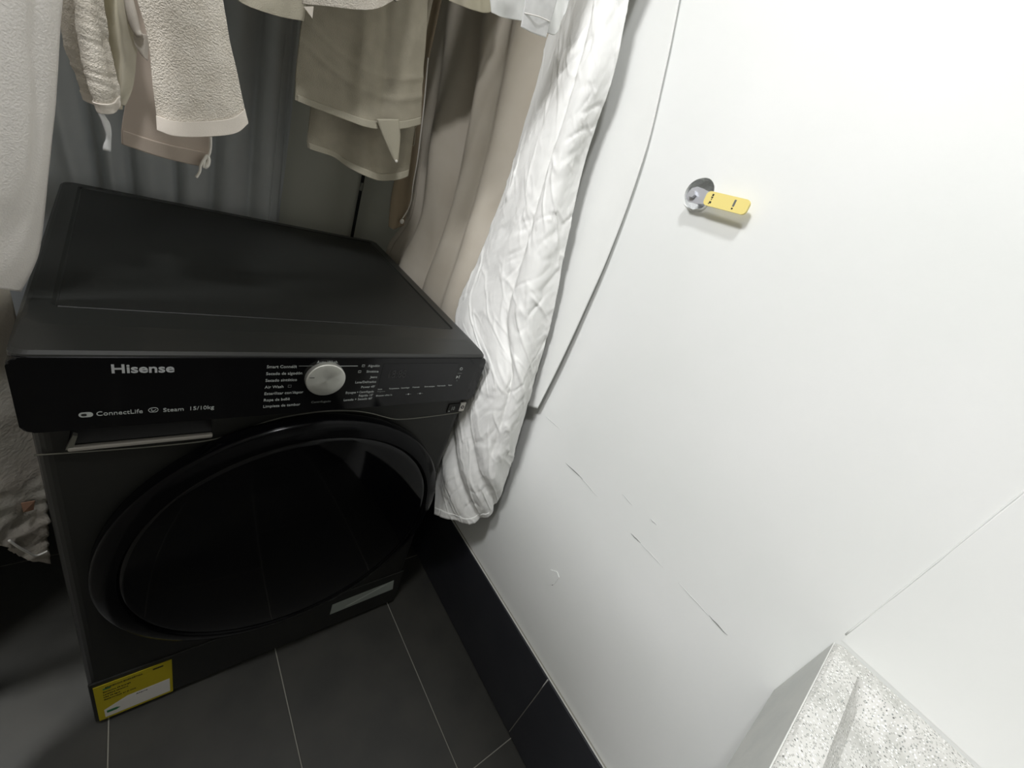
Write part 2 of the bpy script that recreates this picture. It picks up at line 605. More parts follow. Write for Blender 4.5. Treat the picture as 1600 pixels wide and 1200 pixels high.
# pocket for the drawer grip
cutp = prism([(.036, -.02, .7365), (.170, -.02, .7365), (.170, -.02, .7005), (.030, -.02, .7005)], (0, 1, 0), .056)
boolean(body, obj('cutter', cutp, MT['body']))
obj('drawer_grip', box(.030, .170, -.0030, .004, .6965, .7030, .0018, 2), mat('grip_lip', (150, 146, 138), .45, .2), WM)
obj('grip_side', prism([(.0285, -.002, .700), (.0345, -.002, .700), (.040, -.002, .720), (.0365, -.002, .722)], (0, 1, 0), .006), MT['seam'], WM)
dl = obj('drawer_scoop', prism([(.036, .0345, .7365), (.170, .0345, .7365), (.170, .004, .7035), (.032, .004, .7035)], (0, -1, 1), .001), MT['rubber'], WM)
# worktop: outer frame with sloped front and rounded sides, sunk panel
def ring(bm, x0, x1, y0, y1, r, z):
    return [bm.verts.new((x, y, z)) for x, y in rrect(x0, x1, y0, y1, r, 6)]
def loft(bm, rings, cap0=True, cap1=True):
    for a, b in zip(rings, rings[1:]):
        n = len(a)
        for k in range(n):
            bm.faces.new((a[k], a[(k + 1) % n], b[(k + 1) % n], b[k]))
    if cap0:
        bm.faces.new(rings[0][::-1])
    if cap1:
        bm.faces.new(rings[-1])
bmt = bmesh.new()
rg = [ring(bmt, .002, W - .002, .002, D - .002, .014, .8195),
      ring(bmt, 0, W, -.008, D, .014, .8215),
      ring(bmt, 0, W, -.0095, D, .014, .8355),
      ring(bmt, .0005, W - .0005, -.0085, D - .0005, .014, .8385),
      ring(bmt, .002, W - .002, -.0035, D - .002, .014, .8410),
      ring(bmt, .005, W - .005, .037, D - .005, .016, .8444),
      ring(bmt, .009, W - .009, .046, D - .009, .018, .8454),
      ring(bmt, .0245, W - .0245, .088, D - .024, .008, .8454),
      ring(bmt, .0275, W - .0275, .091, D - .027, .006, .8428)]
loft(bmt, rg)
obj('worktop_frame', bmt, MT['topframe'], WM)
obj('worktop_panel', box(.0292, W - .0292, .0927, D - .0287, .8420, .8440, .0008, 1), MT['top'], WM)
# control panel
cp = [(x, -.0115, z) for x, z in rrect(-.0005, W + .0005, .7375, .8365, .0095, 6)]
bcp = prism(cp, (0, 1, 0), .0145)
es = [e for e in bcp.edges if all(abs(v.co.y + .0115) < 1e-6 for v in e.verts)]
bmesh.ops.bevel(bcp, geom=es, offset=.0022, segments=3, profile=.6, affect='EDGES')
obj('control_panel', bcp, MT['gloss'], WM)
FY = -.0117
# display window
obj('display', prism([(x, FY, z) for x, z in rrect(.392, .538, .776, .8265, .003, 3)], (0, -1, 0), .0002), MT['screen'], WM)
text('18:88', (.402, FY - .0005, .798), .022, MT['digits'], WM, name='display_digits', sx=.72)
# lettering
text('Hisense', (.0742, FY - .0003, .8165), .0165, MT['chrome'], WM, sx=1.06, bold=.00035)
text('ConnectLife', (.0585, FY - .0003, .7565), .0088, MT['print_'], WM, sx=.93)
text('Steam  15/10kg', (.1175, FY - .0003, .7560), .0084, MT['print_'], WM, sx=1.0)
obj('badge_icon', prism([(x, FY, z) for x, z in rrect(.0445, .0562, .7555, .7625, .0034, 5)], (0, -1, 0), .0003), MT['print_'], WM)
obj('badge_dot', prism([(x, FY - .0003, z) for x, z in rrect(.0465, .0512, .7573, .7607, .0016, 5)], (0, -1, 0), .0002), MT['ink'], WM)
obj('steam_icon', tube([(x, FY - .0002, z) for x, z in [(.1055, .757), (.104, .760), (.1062, .763), (.1115, .763), (.113, .760), (.1112, .757), (.1055, .757)]], .00035, 30, 5), MT['print_'], WM)
obj('steam_icon', tube([(x, FY - .0002, z) for x, z in [(.1075, .7615), (.1065, .760), (.1085, .7585), (.1110, .7605)]], .00035, 14, 5), MT['print_'], WM)
rows = ['Smart Connect', 'Secado de algodón', 'Secado sintético', 'Air Wash', 'Esterilizar con vapor', 'Ropa de bebé', 'Limpieza de tambor']
icons = {0: .2585, 3: .2560, 4: .2620, 5: .2545}
for k, s in enumerate(rows):
    z = .8205 - k * .01145
    text(s, (.2265, FY - .0003, z), .0066, MT['print_'], WM, sx=.92)
    if k in icons:
        x = icons[k]
        obj('programme_icon', tube([(x, FY - .0002, z + .0005), (x, FY - .0002, z + .0042), (x + .004, FY - .0002, z + .0042), (x + .004, FY - .0002, z + .0005), (x, FY - .0002, z + .0005)], .0003, 5, 4, smooth=False), MT['printdim'], WM)
right = ['Algodón', 'Sintético', 'Jeans', 'Lana/Delicados', "Power 49'", 'Enjuague + Centrifugado', "Rápido 15'", "Lavado + Secado 60'"]
zs = [.8230, .8120, .8010, .7915, .7815, .7715, .7640, .7570]
for k, (s, z) in enumerate(zip(right, zs)):
    text(s, (.3865, FY - .0003, z - .0025), .0062, MT['print_'], WM, align='RIGHT', sx=.92 if k != 5 else .75)
for x, z in ((.3575, .8205), (.3535, .8095)):
    obj('programme_icon', tube([(x, FY - .0002, z + .0005), (x, FY - .0002, z + .004), (x + .004, FY - .0002, z + .004), (x + .004, FY - .0002, z + .0005), (x, FY - .0002, z + .0005)], .0003, 5, 4, smooth=False), MT['print_'], WM)
obj('dial_mark', box(.3205, .3505, FY - .0003, FY + .0005, .8222, .8228), MT['print_'], WM)
obj('dial_mark', box(.2665, .2895, FY - .0003, FY + .0005, .8230, .8236), MT['printdim'], WM)
text('Auto Wash', (.3045, FY - .0003, .8278), .0066, MT['print_'], WM, align='CENTER', sx=.95)
text('Centrifugado', (.3050, FY - .0003, .7545), .0055, MT['printdim'], WM, align='CENTER')
# buttons right of the display
obj('power_icon', lathe([(.0022, 0), (.0031, 0), (.0031, -.0004), (.0022, -.0004), (.0022, 0)], (.5475, FY, .8135), 'Y', 24), MT['print_'], WM)
obj('button_mark', box(.5430, .5520, FY - .0003, FY + .0005, .8030, .8036), MT['printdim'], WM)
obj('play_icon', prism([(.5425, FY, .7985), (.5425, FY, .7915), (.5475, FY, .795)], (0, -1, 0), .0004), MT['print_'], WM)
obj('play_icon', box(.5485, .5497, FY - .0004, FY + .0005, .7915, .7985), MT['print_'], WM)
text('3s', (.5445, FY - .0003, .7855), .004, MT['printdim'], WM)
xs_ = [.3925, .412, .434, .456, .480, .506, .530]
for x, s in zip(xs_, ['Inicio', 'Temperatura', 'Centrifugar', 'Prelavado', 'Extra enjuague', 'Nivel secado', 'Vapor']):
    text(s, (x, FY - .0003, .7735 + (x - .39) * .01), .0042, MT['print_'], WM, sx=.85)
text('Programa', (.3925, FY - .0003, .7690), .0035, MT['printdim'], WM)
text('Bloqueo niños 3s', (.3920, FY - .0003, .7600), .0044, MT['print_'], WM, sx=.95)
for x in (.452, .475):
    obj('wifi_icon', lathe([(0, 0), (.0015, 0), (.0015, -.0003), (0, -.0003)], (x, FY, .7605), 'Y', 16), MT['print_'], WM)
    obj('button_mark', box(x - .0055, x - .0025, FY - .0003, FY + .0005, .7602, .7607), MT['printdim'], WM)
    obj('button_mark', box(x + .0025, x + .0055, FY - .0003, FY + .0005, .7602, .7607), MT['printdim'], WM)
# programme dial
KC = (.3045, FY, .8020)
dial = obj('programme_dial', lathe([(.0282, .0), (.0282, -.0070), (.0276, -.0084), (.0262, -.0090), (.012, -.0088), (0, -.0088)], (0, 0, 0), 'Y', 72), MT['alu'], None, True)
dial.location = KC
dial.parent = WM
for e_ in dial.data.edges:
    pass
obj('dial_notch', box(KC[0] - .0245, KC[0] - .0175, FY - .0093, FY - .0086, KC[2] + .0058, KC[2] + .0066), MT['ink'], dial)
# engraved seam line over the door
seam = [(.0025, .6925), (.05, .6895), (.094, .6870), (.145, .6860), (.172, .6880), (.196, .6945), (.226, .7085), (.256, .7178), (.300, .7235), (.335, .7235), (.372, .7185), (.402, .7095), (.424, .7000), (.447, .6915), (.475, .6885), (.52, .6888), (.5975, .6920)]
obj('seam_line', tube([(x, .0036, z) for x, z in seam], .0011, 90, 6), MT['seam'], WM, True)
# door
DC = (.306, 0, .4475)
ring_p = [(.242, .003), (.274, .003), (.2772, -.002), (.2772, -.020), (.2760, -.0245), (.2725, -.0275), (.262, -.0315), (.2515, -.0345), (.2495, -.0345), (.2480, -.0330), (.2470, -.0300), (.242, -.0300), (.242, .003)]
door = obj('door', lathe(ring_p, DC, 'Y', 128), MT['doorring'], WM, True)
obj('door_glass', lathe([(.2468, -.0302), (.2440, -.0328), (.238, -.0340), (.205, -.0375), (.15, -.0415), (.08, -.044), (0, -.045)], DC, 'Y', 128), MT['glass'], door, True)
# lower kick line and service flap
obj('kick_panel', box(.004, W - .004, .0015, .006, .016, .150, .0012, 1), MT['body'], WM)
for x in (.05, .55):
    for y in (.06, .55):
        obj('foot', lathe([(0, 0), (.021, 0), (.021, .006), (.012, .009), (.012, .016), (0, .016)], (x, y, 0), 'Z', 20), MT['rubber'], WM)
# energy label
SX0, SX1, SZ0, SZ1 = .0085, .1165, -.0, .138
lab = obj('energy_label', box(.0095, .1160, .0002, .0014, .0155, .1385), MT['yellow'], WM)
lab['label'] = 'yellow energy label with white lower field'
obj('label_field', prism([(.018, .0002, .022), (.1115, .0002, .022), (.1115, .0002, .072), (.050, .0002, .070), (.018, .0002, .050)], (0, -1, 0), .0002), MT['white'], lab)
text('EFICIENCIA ENERGÉTICA', (.024, -.0002, .1255), .0062, MT['ink'], lab, sx=.72)
obj('label_block', box(.0885, .1035, -.0002, .0006, .1265, .1305), MT['ink'], lab)
obj('label_block', box(.021, .031, -.0002, .0006, .1215, .1255), MT['green'], lab)
for k in range(4):
    text(['Consumo de energía', 'Lavadora secadora', 'Uso de agua', 'Determinado en el ciclo'][k], (.020, -.0002, .112 - k * .009), .0055, MT['ink'], lab, sx=.8)
obj('label_arrow', prism([(.021, 0, .036), (.021, 0, .044), (.034, 0, .044), (.039, 0, .040), (.034, 0, .036)], (0, -1, 0), .0003), MT['green'], lab)
text('Ahorro', (.062, -.0002, .062), .0055, MT['ink'], lab)
# silver tape strip and corner badges
tp = obj('tape_strip', prism([(.4155, -.0002, .1165), (.5725, -.0002, .1215), (.5785, -.0002, .0800), (.4150, -.0002, .0755)], (0, 1, 0), .001), MT['tape'], WM)
tp['label'] = 'strip of silver transparent tape'
obj('tape_shine', prism([(.450, -.0003, .086), (.462, -.0003, .085), (.556, -.0003, .1165), (.541, -.0003, .117)], (0, -1, 0), .0002), MT['tape2'], tp)  # painted highlight, a paler strip laid across the tape
bg = obj('corner_badge', box(.5595, .5865, .0018, .0045, .6955, .7175), MT['ink'], WM)
text('10', (.5665, .0016, .7015), .013, MT['print_'], bg, sx=.7)
obj('badge_bar', box(.5615, .5655, .0014, .002, .6985, .7003), MT['print_'], bg)
bg2 = obj('corner_badge', box(.5875, .6000, .0016, .0045, .6965, .7185), MT['white'], WM)
obj('badge_icon', lathe([(.0022, 0), (.0040, 0), (.0040, -.0004), (.0022, -.0004), (.0022, 0)], (.5938, .0015, .7075), 'Y', 20), MT['screen'], bg2)

# ------------------------------------------------------------------ power cable
cb = thing('power_cable', 'thin black cable with a grey collar hanging down the back wall behind the washer', 'cable', (.58, .735, .1))
obj('cable_sheath', tube([(.5845, .7340, 1.45), (.5825, .7335, 1.2), (.581, .733, .97), (.5785, .7325, .80), (.575, .733, .5), (.57, .733, .1)], .0046, 60, 8), MT['dark'], cb, True)
obj('collar', tube([(.5816, .7330, .966), (.5810, .7330, .944)], .0050, 6, 10, smooth=True), MT['cablering'], cb, True)

# ------------------------------------------------------------------ the laundry
TOP = 2.10
def folds(u, L):
    return sum(a * ridge(u, c, wd) for c, wd, a in L)

# grey sheet on the back wall
def d_grey(u, v, p):
    # u 0..1 runs from the left wall to the right edge; left of the middle the folds fan out as they fall
    z = max(0, 1.25 - p.z)
    q = p.x - .10 * z * max(0, min(1, (.20 - p.x) / .2))
    h = 0
    for c, wd, a in ((-.03, .018, .020), (.015, .010, -.022), (.045, .014, .016), (.085, .009, -.020), (.12, .020, .012), (.165, .008, -.018), (.19, .020, .014), (.235, .010, -.020),
                     (.27, .022, .014), (.315, .010, -.016), (.345, .018, .014), (.372, .006, -.010)):
        h += a * math.exp(-((q - c - .006 * math.sin(5 * z + c * 30)) / wd) ** 2)
    return h + .004 * fbm(p.x * 10, p.z * 2.5)
G = cloth_grid([[(-.20, .672, 1.5), (.0, .685, 1.5), (.2, .675, 1.5), (.383, .682, 1.5)], [(-.20, .672, 1.0), (.0, .685, 1.0), (.2, .678, 1.0), (.378, .680, 1.0)],
                [(-.19, .675, .5), (.0, .680, .5), (.2, .68, .5), (.37, .680, .5)]], 220, 50, d_grey, TOP)
gs = obj('hanging_sheet', shell(G, .0012), MT['grey'], None, True)
tag(gs, 'grey sheer sheet with vertical folds hanging against the back wall', 'sheet', 'sheets hung to dry')
obj('side_hem', band(G, 0, len(G) - 1, 208, 216, .0015, .001), MT['grey'], gs, True)

# beige sheet between washer and right wall
def d_beige(u, v, p):
    q = u + .05 * math.sin(2.2 * v + 1) + .02 * fbm(p.z * 3, 5)
    h = folds(q, [(.16, .07, -.016), (.33, .10, .020), (.515, .05, -.020), (.62, .07, .012), (.75, .05, -.013), (.90, .10, .012)])
    z = p.z
    bulge = .012 * ridge(u, .30, .12) * ridge(z, 1.12, .10)
    return (h + bulge + .004 * fbm(p.y * 10, p.z * 4, 2)) * max(0, min(1, (1 - u) / .2))
G = cloth_grid([[(0.615, 0.654, 1.42), (0.64, 0.585, 1.432), (0.65, 0.436, 1.438), (0.66, 0.336, 1.444), (0.672, 0.226, 1.451)],
                [(0.618, 0.581, 1.22), (0.64, 0.504, 1.239), (0.65, 0.381, 1.26), (0.655, 0.271, 1.277), (0.672, 0.194, 1.294)],
                [(0.622, 0.508, 0.966), (0.638, 0.458, 0.985), (0.645, 0.351, 1.021), (0.65, 0.244, 1.056), (0.672, 0.186, 1.08)],
                [(0.622, 0.575, 0.836), (0.634, 0.436, 0.821), (0.64, 0.298, 0.831), (0.648, 0.203, 0.845), (0.67, 0.179, 0.859)],
                [(.630, .60, .42), (.640, .48, .42), (.645, .36, .42), (.650, .28, .42), (.670, .22, .42)]], 150, 90, d_beige, TOP)
bs = obj('hanging_sheet', shell(G, .0015), MT['beige'], None, True)
tag(bs, 'beige cotton sheet in deep vertical folds between the washer and the right wall', 'sheet', 'sheets hung to dry')
obj('side_hem', band(G, 0, len(G) - 1, 2, 7, .002, .001), MT['beige'], bs, True)

# wrinkled white sheet at the right front of the washer
def crease(a, b, w):
    """sharp pinched ridge where the noise field crosses zero, faded in and out along its length"""
    f = fbm(a, b, 1.7, 2)
    g = max(0, fbm(a * .7 + 9, b * .6 + 4, 6.1, 2) + .15)
    return max(0, 1 - abs(f) / w) ** 1.5 * min(1, g * 2.2)
def d_white(u, v, p):
    z = p.z
    cr = crease(u * 2.4 - z * 2.0, z * 13 + u * 5.5, .20) - .8 * crease(u * 3.0 + 5, z * 16 - u * 3.5 + 3, .18) + .6 * crease(u * 5 + 2, z * 26 + u * 6 + 1, .22)
    fine = .0011 * fbm(u * 9 + z * 5, z * 38 - u * 9, 2.2, 3) + .0022 * fbm(u * 2.5, z * 9 - u * 2, 7.7, 2)
    c = .66 + .05 * math.sin(4 * z)
    fold = .005 * ridge(u, c - .16, .12) - .006 * ridge(u, c, .03) + .006 * ridge(u, c + .15, .12) + .006 * ridge(u, .2, .15)
    low = max(0, min(1, (.74 - z) / .15))
    q = u * 1.25 + (z - .40) * 4.2
    low_f = low * (.007 * ridge(q, .72, .16) - .006 * ridge(q, 1.0, .07) + .006 * ridge(q, 1.25, .15) - .005 * ridge(q, 1.52, .07) + .005 * ridge(q, 1.75, .12))
    return fine + .0030 * cr + fold * (1 - .7 * low) + low_f
G = cloth_grid([[(0.655, 0.206, 1.442), (0.645, 0.137, 1.438), (0.648, 0.076, 1.44), (0.672, 0.052, 1.452)],
                [(0.655, 0.185, 1.32), (0.64, 0.103, 1.323), (0.645, 0.045, 1.332), (0.68, 0.03, 1.347)],
                [(0.655, 0.179, 1.166), (0.638, 0.097, 1.181), (0.642, 0.03, 1.199), (0.685, 0.021, 1.214)],
                [(0.65, 0.179, 0.98), (0.635, 0.073, 1.02), (0.642, 0, 1.05), (0.69, -0.014, 1.064)],
                [(0.632, 0.18, 0.839), (0.628, 0.067, 0.89), (0.642, -0.024, 0.932), (0.697, -0.042, 0.945)],
                [(0.612, 0.053, 0.747), (0.62, -0.007, 0.788), (0.642, -0.064, 0.825), (0.7, -0.06, 0.82)],
                [(0.612, 0.04, 0.614), (0.622, -0.03, 0.666), (0.65, -0.087, 0.701), (0.703, -0.081, 0.688)],
                [(0.612, 0.032, 0.497), (0.626, -0.036, 0.547), (0.655, -0.095, 0.59), (0.706, -0.096, 0.594)],
                [(0.612, -0.013, 0.385), (0.635, -0.059, 0.407), (0.672, -0.093, 0.426), (0.695, -0.104, 0.457), (0.706, -0.103, 0.488)]], 150, 300, d_white, TOP)
ws = obj('hanging_sheet', shell(G, .0016), MT['white_sheet'], None, True)
tag(ws, 'wrinkled bright white cotton sheet hanging past the right front corner of the washer', 'sheet', 'sheets hung to dry')
obj('hem', lowband(G, .016, 1, 118, .0012, .001), MT['white_sheet'], ws, True)
# straight outer veil nearest the wall
def d_veil(u, v, p):
    return .002 * fbm(p.y * 7, p.z * 3.5, 4) + .0025 * math.sin(2 * PI * u * 1.6 + 1.2 * p.z)
G = cloth_grid([[(0.718, 0.241, 1.473), (0.722, 0.107, 1.476), (0.726, 0.008, 1.479)],
                [(0.718, 0.229, 1.362), (0.722, 0.082, 1.378), (0.726, -0.023, 1.389)],
                [(0.718, 0.2, 1.195), (0.721, 0.061, 1.228), (0.725, -0.06, 1.257)],
                [(0.718, 0.166, 1.003), (0.719, 0.036, 1.055), (0.722, -0.081, 1.101)],
                [(0.718, 0.154, 0.849), (0.716, 0.032, 0.913), (0.719, -0.087, 0.977)],
                [(0.718, 0.139, 0.725), (0.717, 0.034, 0.792), (0.716, -0.089, 0.873)],
                [(0.718, 0.126, 0.651), (0.718, 0.013, 0.713), (0.717, -0.048, 0.736), (0.714, -0.086, 0.758)]], 70, 130, d_veil, TOP)
vs = obj('hanging_sheet', shell(G, .0014), MT['veil'], None, True)
tag(vs, 'smooth off-white sheet hanging flat beside the right wall, outermost on the right', 'sheet', 'sheets hung to dry')
obj('hem', lowband(G, .016, 1, 58, .001, .001), MT['veil'], vs, True)

# left gauze sheet; unseen forward run added to shade washer, floor and lower wall
def d_gauze(u, v, p):
    return .0035 * math.sin(2 * PI * u * 7.0 + 2 * p.z) * .4 + .002 * fbm(p.x * 20, p.z * 6, 6) - .004 * ridge(u, .86, .02) + .004 * ridge(u, .91, .03) - .003 * ridge(u, .955, .012)
G = cloth_grid([[(-.15, -.40, 1.30), (-.13, -.2, 1.30), (-.10, .02, 1.30), (-.02, .05, 1.30), (.035, .075, 1.30), (0.066, 0.105, 1.183)],
                [(-.15, -.40, 1.13), (-.13, -.2, 1.13), (-.10, .02, 1.13), (-.02, .05, 1.13), (.035, .075, 1.13), (0.061, 0.105, 1.153)],
                [(-.15, -.40, 1.05), (-.13, -.2, 1.05), (-.10, .02, 1.05), (-.02, .05, 1.05), (.030, .075, 1.05), (0.051, 0.105, 1.076)],
                [(-.15, -.40, .80), (-.13, -.2, .80), (-.10, .02, .99), (-.03, .05, .985), (.020, .075, .975), (0.037, 0.105, 0.994)],
                [(-.16, -.40, .40), (-.15, -.2, .40), (-.125, .01, .60), (-.04, .05, .93), (.005, .075, .91), (0.021, 0.105, 0.907)],
                [(-.17, -.40, .06), (-.16, -.2, .06), (-.14, -.01, .22), (-.045, .05, .88), (-.012, .075, .87), (0.001, 0.105, 0.854)]], 150, 120, d_gauze, 1.475)
lg = obj('hanging_sheet', shell(G, .0016), MT['gauze'], None, True)
tag(lg, 'off-white gauze sheet hanging over the left edge of the washer top', 'sheet', 'sheets hung to dry')
# crumpled grey cloth in the gap left of the washer
def d_olive(u, v, p):
    k = max(0, min(1, (.62 - p.z) / .15))
    return .006 * fbm(p.x * 10, p.z * 6, 3) + k * .007 * fbm(p.x * 45, p.z * 45, 8, 3) + .004 * math.sin(2 * PI * u * 2)
G = cloth_grid([[(-.245, .13, 1.0), (-.15, .11, 1.0), (-.07, .09, 1.0), (-.012, .14, 1.0)], [(-.245, .13, .7), (-.15, .11, .8), (-.07, .08, .8), (-.010, .13, .8)], [(-.245, .13, .4), (-.15, .11, .6), (-.07, .07, .6), (-.010, .12, .6)],  # unseen left end, added to keep light off the floor
                [(-.245, .13, .06), (-.16, .10, .25), (-0.082, 0.05, 0.546), (-0.058, 0.06, 0.508), (-0.053, 0.09, 0.441), (-0.043, 0.11, 0.382), (-0.027, 0.12, 0.356)]], 130, 120, d_olive, 1.5)
og = obj('crumpled_cloth', shell(G, .0016), MT['olive'], None, True)
tag(og, 'crumpled grey printed cloth with elastic edge hanging left of the washer', 'sheet', 'sheets hung to dry')
obj('elastic_edge', tube([(-0.052, 0.083, 0.469), (-0.048, 0.088, 0.449), (-0.042, 0.098, 0.419), (-0.036, 0.108, 0.395), (-0.025, 0.112, 0.396)], .0016, 40, 6), MT['elastic'], og, True)
obj('print_patch', prism([(-0.035, 0.095, 0.528), (-0.025, 0.11, 0.514), (-0.028, 0.11, 0.496), (-0.035, 0.095, 0.509)], (0, -1, 0), .001), mat('salmon_print', (206, 160, 132), .9), og)

# towels nearest the front
def d_terry(u, v, p):
    return .004 * fbm(p.x * 12, p.z * 8, 1)
def d_rough(u, v, p):
    return .0012 * fbm(p.x * 60 + p.z * 60, p.z * 130, p.y * 60, 2) + .010 * ridge(u, .66, .16) - .009 * ridge(u, .36, .16) + .004 * fbm(p.x * 30, p.z * 14, 1)
G = cloth_grid([[(0.055, 0.18, 1.159), (0.064, 0.165, 1.163), (0.077, 0.15, 1.17), (0.088, 0.158, 1.175)],
                [(0.053, 0.18, 1.126), (0.065, 0.165, 1.131), (0.077, 0.148, 1.137), (0.09, 0.158, 1.144)],
                [(0.056, 0.178, 1.099), (0.068, 0.165, 1.102), (0.079, 0.148, 1.106), (0.092, 0.158, 1.113)],
                [(0.062, 0.175, 1.074), (0.07, 0.165, 1.074), (0.081, 0.148, 1.079), (0.095, 0.156, 1.087)],
                [(0.064, 0.172, 1.063), (0.073, 0.163, 1.061), (0.085, 0.15, 1.062), (0.096, 0.154, 1.071)]], 110, 190, d_rough, TOP)
t1 = obj('hand_towel', shell(G, .003), MT['terry'], None, True)
tag(t1, 'bunched cream terry towel with a dangling loop label, leftmost of the towels', 'towel', 'towels hung over the washer')
obj('hem', lowband(G, .010, 4, 106, .0015, .0015), MT['terryhem'], t1, True)
lp = catmull([(0.077, 0.158, 1.067), (0.079, 0.154, 1.057), (0.083, 0.152, 1.05), (0.084, 0.151, 1.041), (0.083, 0.151, 1.029), (0.082, 0.151, 1.019)], 24)
g2 = [[q + Vector((-.0030 * (1 - .35 * math.sin(k * .5)), 0, .0004 * math.sin(k))), q, q + Vector((.0026, .001, 0))] for k, q in enumerate(lp)]
obj('loop_label', shell(g2, .0007), MT['label'], t1, True)

# smoother cream cloth right beside it
def d_cream(u, v, p):
    return .004 * fbm(p.x * 30, p.z * 12, 1) + .004 * math.sin(2 * PI * u * 1.5 + 1)
G = cloth_grid([[(0.082, 0.205, 1.172), (0.097, 0.197, 1.18), (0.108, 0.19, 1.185)], [(0.084, 0.205, 1.127), (0.097, 0.197, 1.133), (0.111, 0.19, 1.139)],
                [(0.086, 0.205, 1.09), (0.097, 0.197, 1.092), (0.106, 0.193, 1.094)], [(0.09, 0.205, 1.065), (0.095, 0.199, 1.06), (0.098, 0.195, 1.066)]], 50, 110, d_cream, TOP)
t2 = obj('cotton_cloth', shell(G, .002), MT['cream'], None, True)
tag(t2, 'smooth yellowish cream cloth squeezed between the two front terry towels', 'towel', 'towels hung over the washer')
tube_e = [(0.107, 0.185, 1.179), (0.109, 0.184, 1.163), (0.112, 0.184, 1.149), (0.115, 0.183, 1.144)]
obj('folded_edge', tube(tube_e, lambda t: .0035 + .0015 * math.sin(PI * t), 30, 8), MT['terryhem'], t2, True)
G = cloth_grid([[(0.11, 0.187, 1.145), (0.117, 0.185, 1.147), (0.122, 0.185, 1.148)], [(0.11, 0.187, 1.135), (0.116, 0.185, 1.133), (0.122, 0.185, 1.134)], [(0.115, 0.187, 1.126), (0.118, 0.185, 1.124), (0.121, 0.185, 1.122)]], 16, 20, None)
obj('corner_flap', shell(G, .002), MT['terryhem'], t2, True)

# broad terry towel
G = cloth_grid([[(0.111, 0.14, 1.187), (0.137, 0.125, 1.199), (0.162, 0.12, 1.211), (0.181, 0.124, 1.22)],
                [(0.121, 0.14, 1.147), (0.147, 0.125, 1.159), (0.173, 0.12, 1.171), (0.189, 0.124, 1.178)],
                [(0.123, 0.14, 1.118), (0.15, 0.125, 1.129), (0.178, 0.119, 1.143), (0.197, 0.122, 1.15)],
                [(0.125, 0.14, 1.087), (0.152, 0.125, 1.094), (0.183, 0.117, 1.11), (0.205, 0.12, 1.12)],
                [(0.126, 0.138, 1.059), (0.143, 0.126, 1.06), (0.18, 0.116, 1.075), (0.2, 0.116, 1.086), (0.211, 0.118, 1.1)]], 210, 260, d_terry, TOP)
t3 = obj('hand_towel', shell(G, .003), MT['terry'], None, True)
tag(t3, 'broad cream terry towel with a flat woven hem, in front above the washer', 'towel', 'towels hung over the washer')
obj('hem', lowband(G, .0155, 2, 207, .0022, .002), MT['terryhem'], t3, True)

# pinkish cloth behind it with a cord loop
def d_pink(u, v, p):
    return .003 * fbm(p.x * 14, p.z * 8, 9)
G = cloth_grid([[(0.11, 0.225, 1.186), (0.141, 0.225, 1.201), (0.171, 0.225, 1.216)], [(0.1, 0.225, 1.072), (0.138, 0.225, 1.08), (0.179, 0.225, 1.087)],
                [(0.094, 0.225, 1.034), (0.131, 0.225, 1.036), (0.184, 0.225, 1.039)],
                [(0.093, 0.225, 1.015), (0.13, 0.225, 1.011), (0.183, 0.225, 1.012)]], 60, 120, d_pink, TOP)
t4 = obj('cotton_cloth', shell(G, .002), MT['pink'], None, True)
tag(t4, 'pinkish beige cloth with stitched hem and white cord loop, behind the broad terry towel', 'towel', 'towels hung over the washer')
obj('hem', lowband(G, .018, 1, 58, .0016, .0012), MT['pink'], t4, True)
obj('cord_loop', tube([(0.184, 0.219, 1.055), (0.184, 0.218, 1.042), (0.182, 0.217, 1.031), (0.177, 0.217, 1.023), (0.177, 0.217, 1.014), (0.18, 0.217, 1.017), (0.182, 0.217, 1.025), (0.18, 0.217, 1.03), (0.176, 0.216, 1.023), (0.173, 0.216, 1.015), (0.172, 0.216, 1.006), (0.168, 0.216, 0.997)], lambda t: .0016 + .0016 * ridge(t, .48, .12), 60, 7), MT['cord'], t4, True)

# pair of linen towels further back
def d_linen(u, v, p):
    k = .008 * ridge(u, .82, .16) - .006 * ridge(u, .64, .05) + .004 * ridge(u, .45, .06)
    sag = .0015 * ridge(p.z, 1.245 - .03 * math.sin(PI * u), .006) + .0015 * ridge(p.z, 1.215 - .03 * math.sin(PI * u), .006)
    return k + sag + .003 * fbm(p.x * 14, p.z * 9, 3)
G = cloth_grid([[(0.309, 0.345, 1.283), (0.361, 0.335, 1.308), (0.415, 0.33, 1.334), (0.487, 0.335, 1.369)],
                [(0.307, 0.345, 1.229), (0.361, 0.335, 1.24), (0.422, 0.325, 1.268), (0.5, 0.335, 1.311)],
                [(0.306, 0.345, 1.171), (0.364, 0.335, 1.187), (0.427, 0.322, 1.209), (0.51, 0.335, 1.245)],
                [(0.309, 0.345, 1.129), (0.361, 0.335, 1.129), (0.43, 0.322, 1.132), (0.476, 0.325, 1.147), (0.526, 0.335, 1.171)]], 120, 130, d_linen, TOP)
t5 = obj('hand_towel', shell(G, .0025), MT['linen'], None, True)
tag(t5, 'grey beige linen towel with a pointed corner tab, above the rear half of the washer', 'towel', 'towels hung over the washer')
obj('hem', lowband(G, .012, 2, 117, .002, .0015), MT['linenhem'], t5, True)
G2 = cloth_grid([[(0.434, 0.315, 1.15), (0.453, 0.313, 1.157), (0.474, 0.315, 1.164)], [(0.449, 0.314, 1.129), (0.463, 0.312, 1.132), (0.483, 0.314, 1.138)], [(0.479, 0.314, 1.093), (0.483, 0.312, 1.09), (0.489, 0.314, 1.094)]], 12, 24, None)
obj('corner_tab', shell(G2, .0015), MT['linenhem'], t5, True)
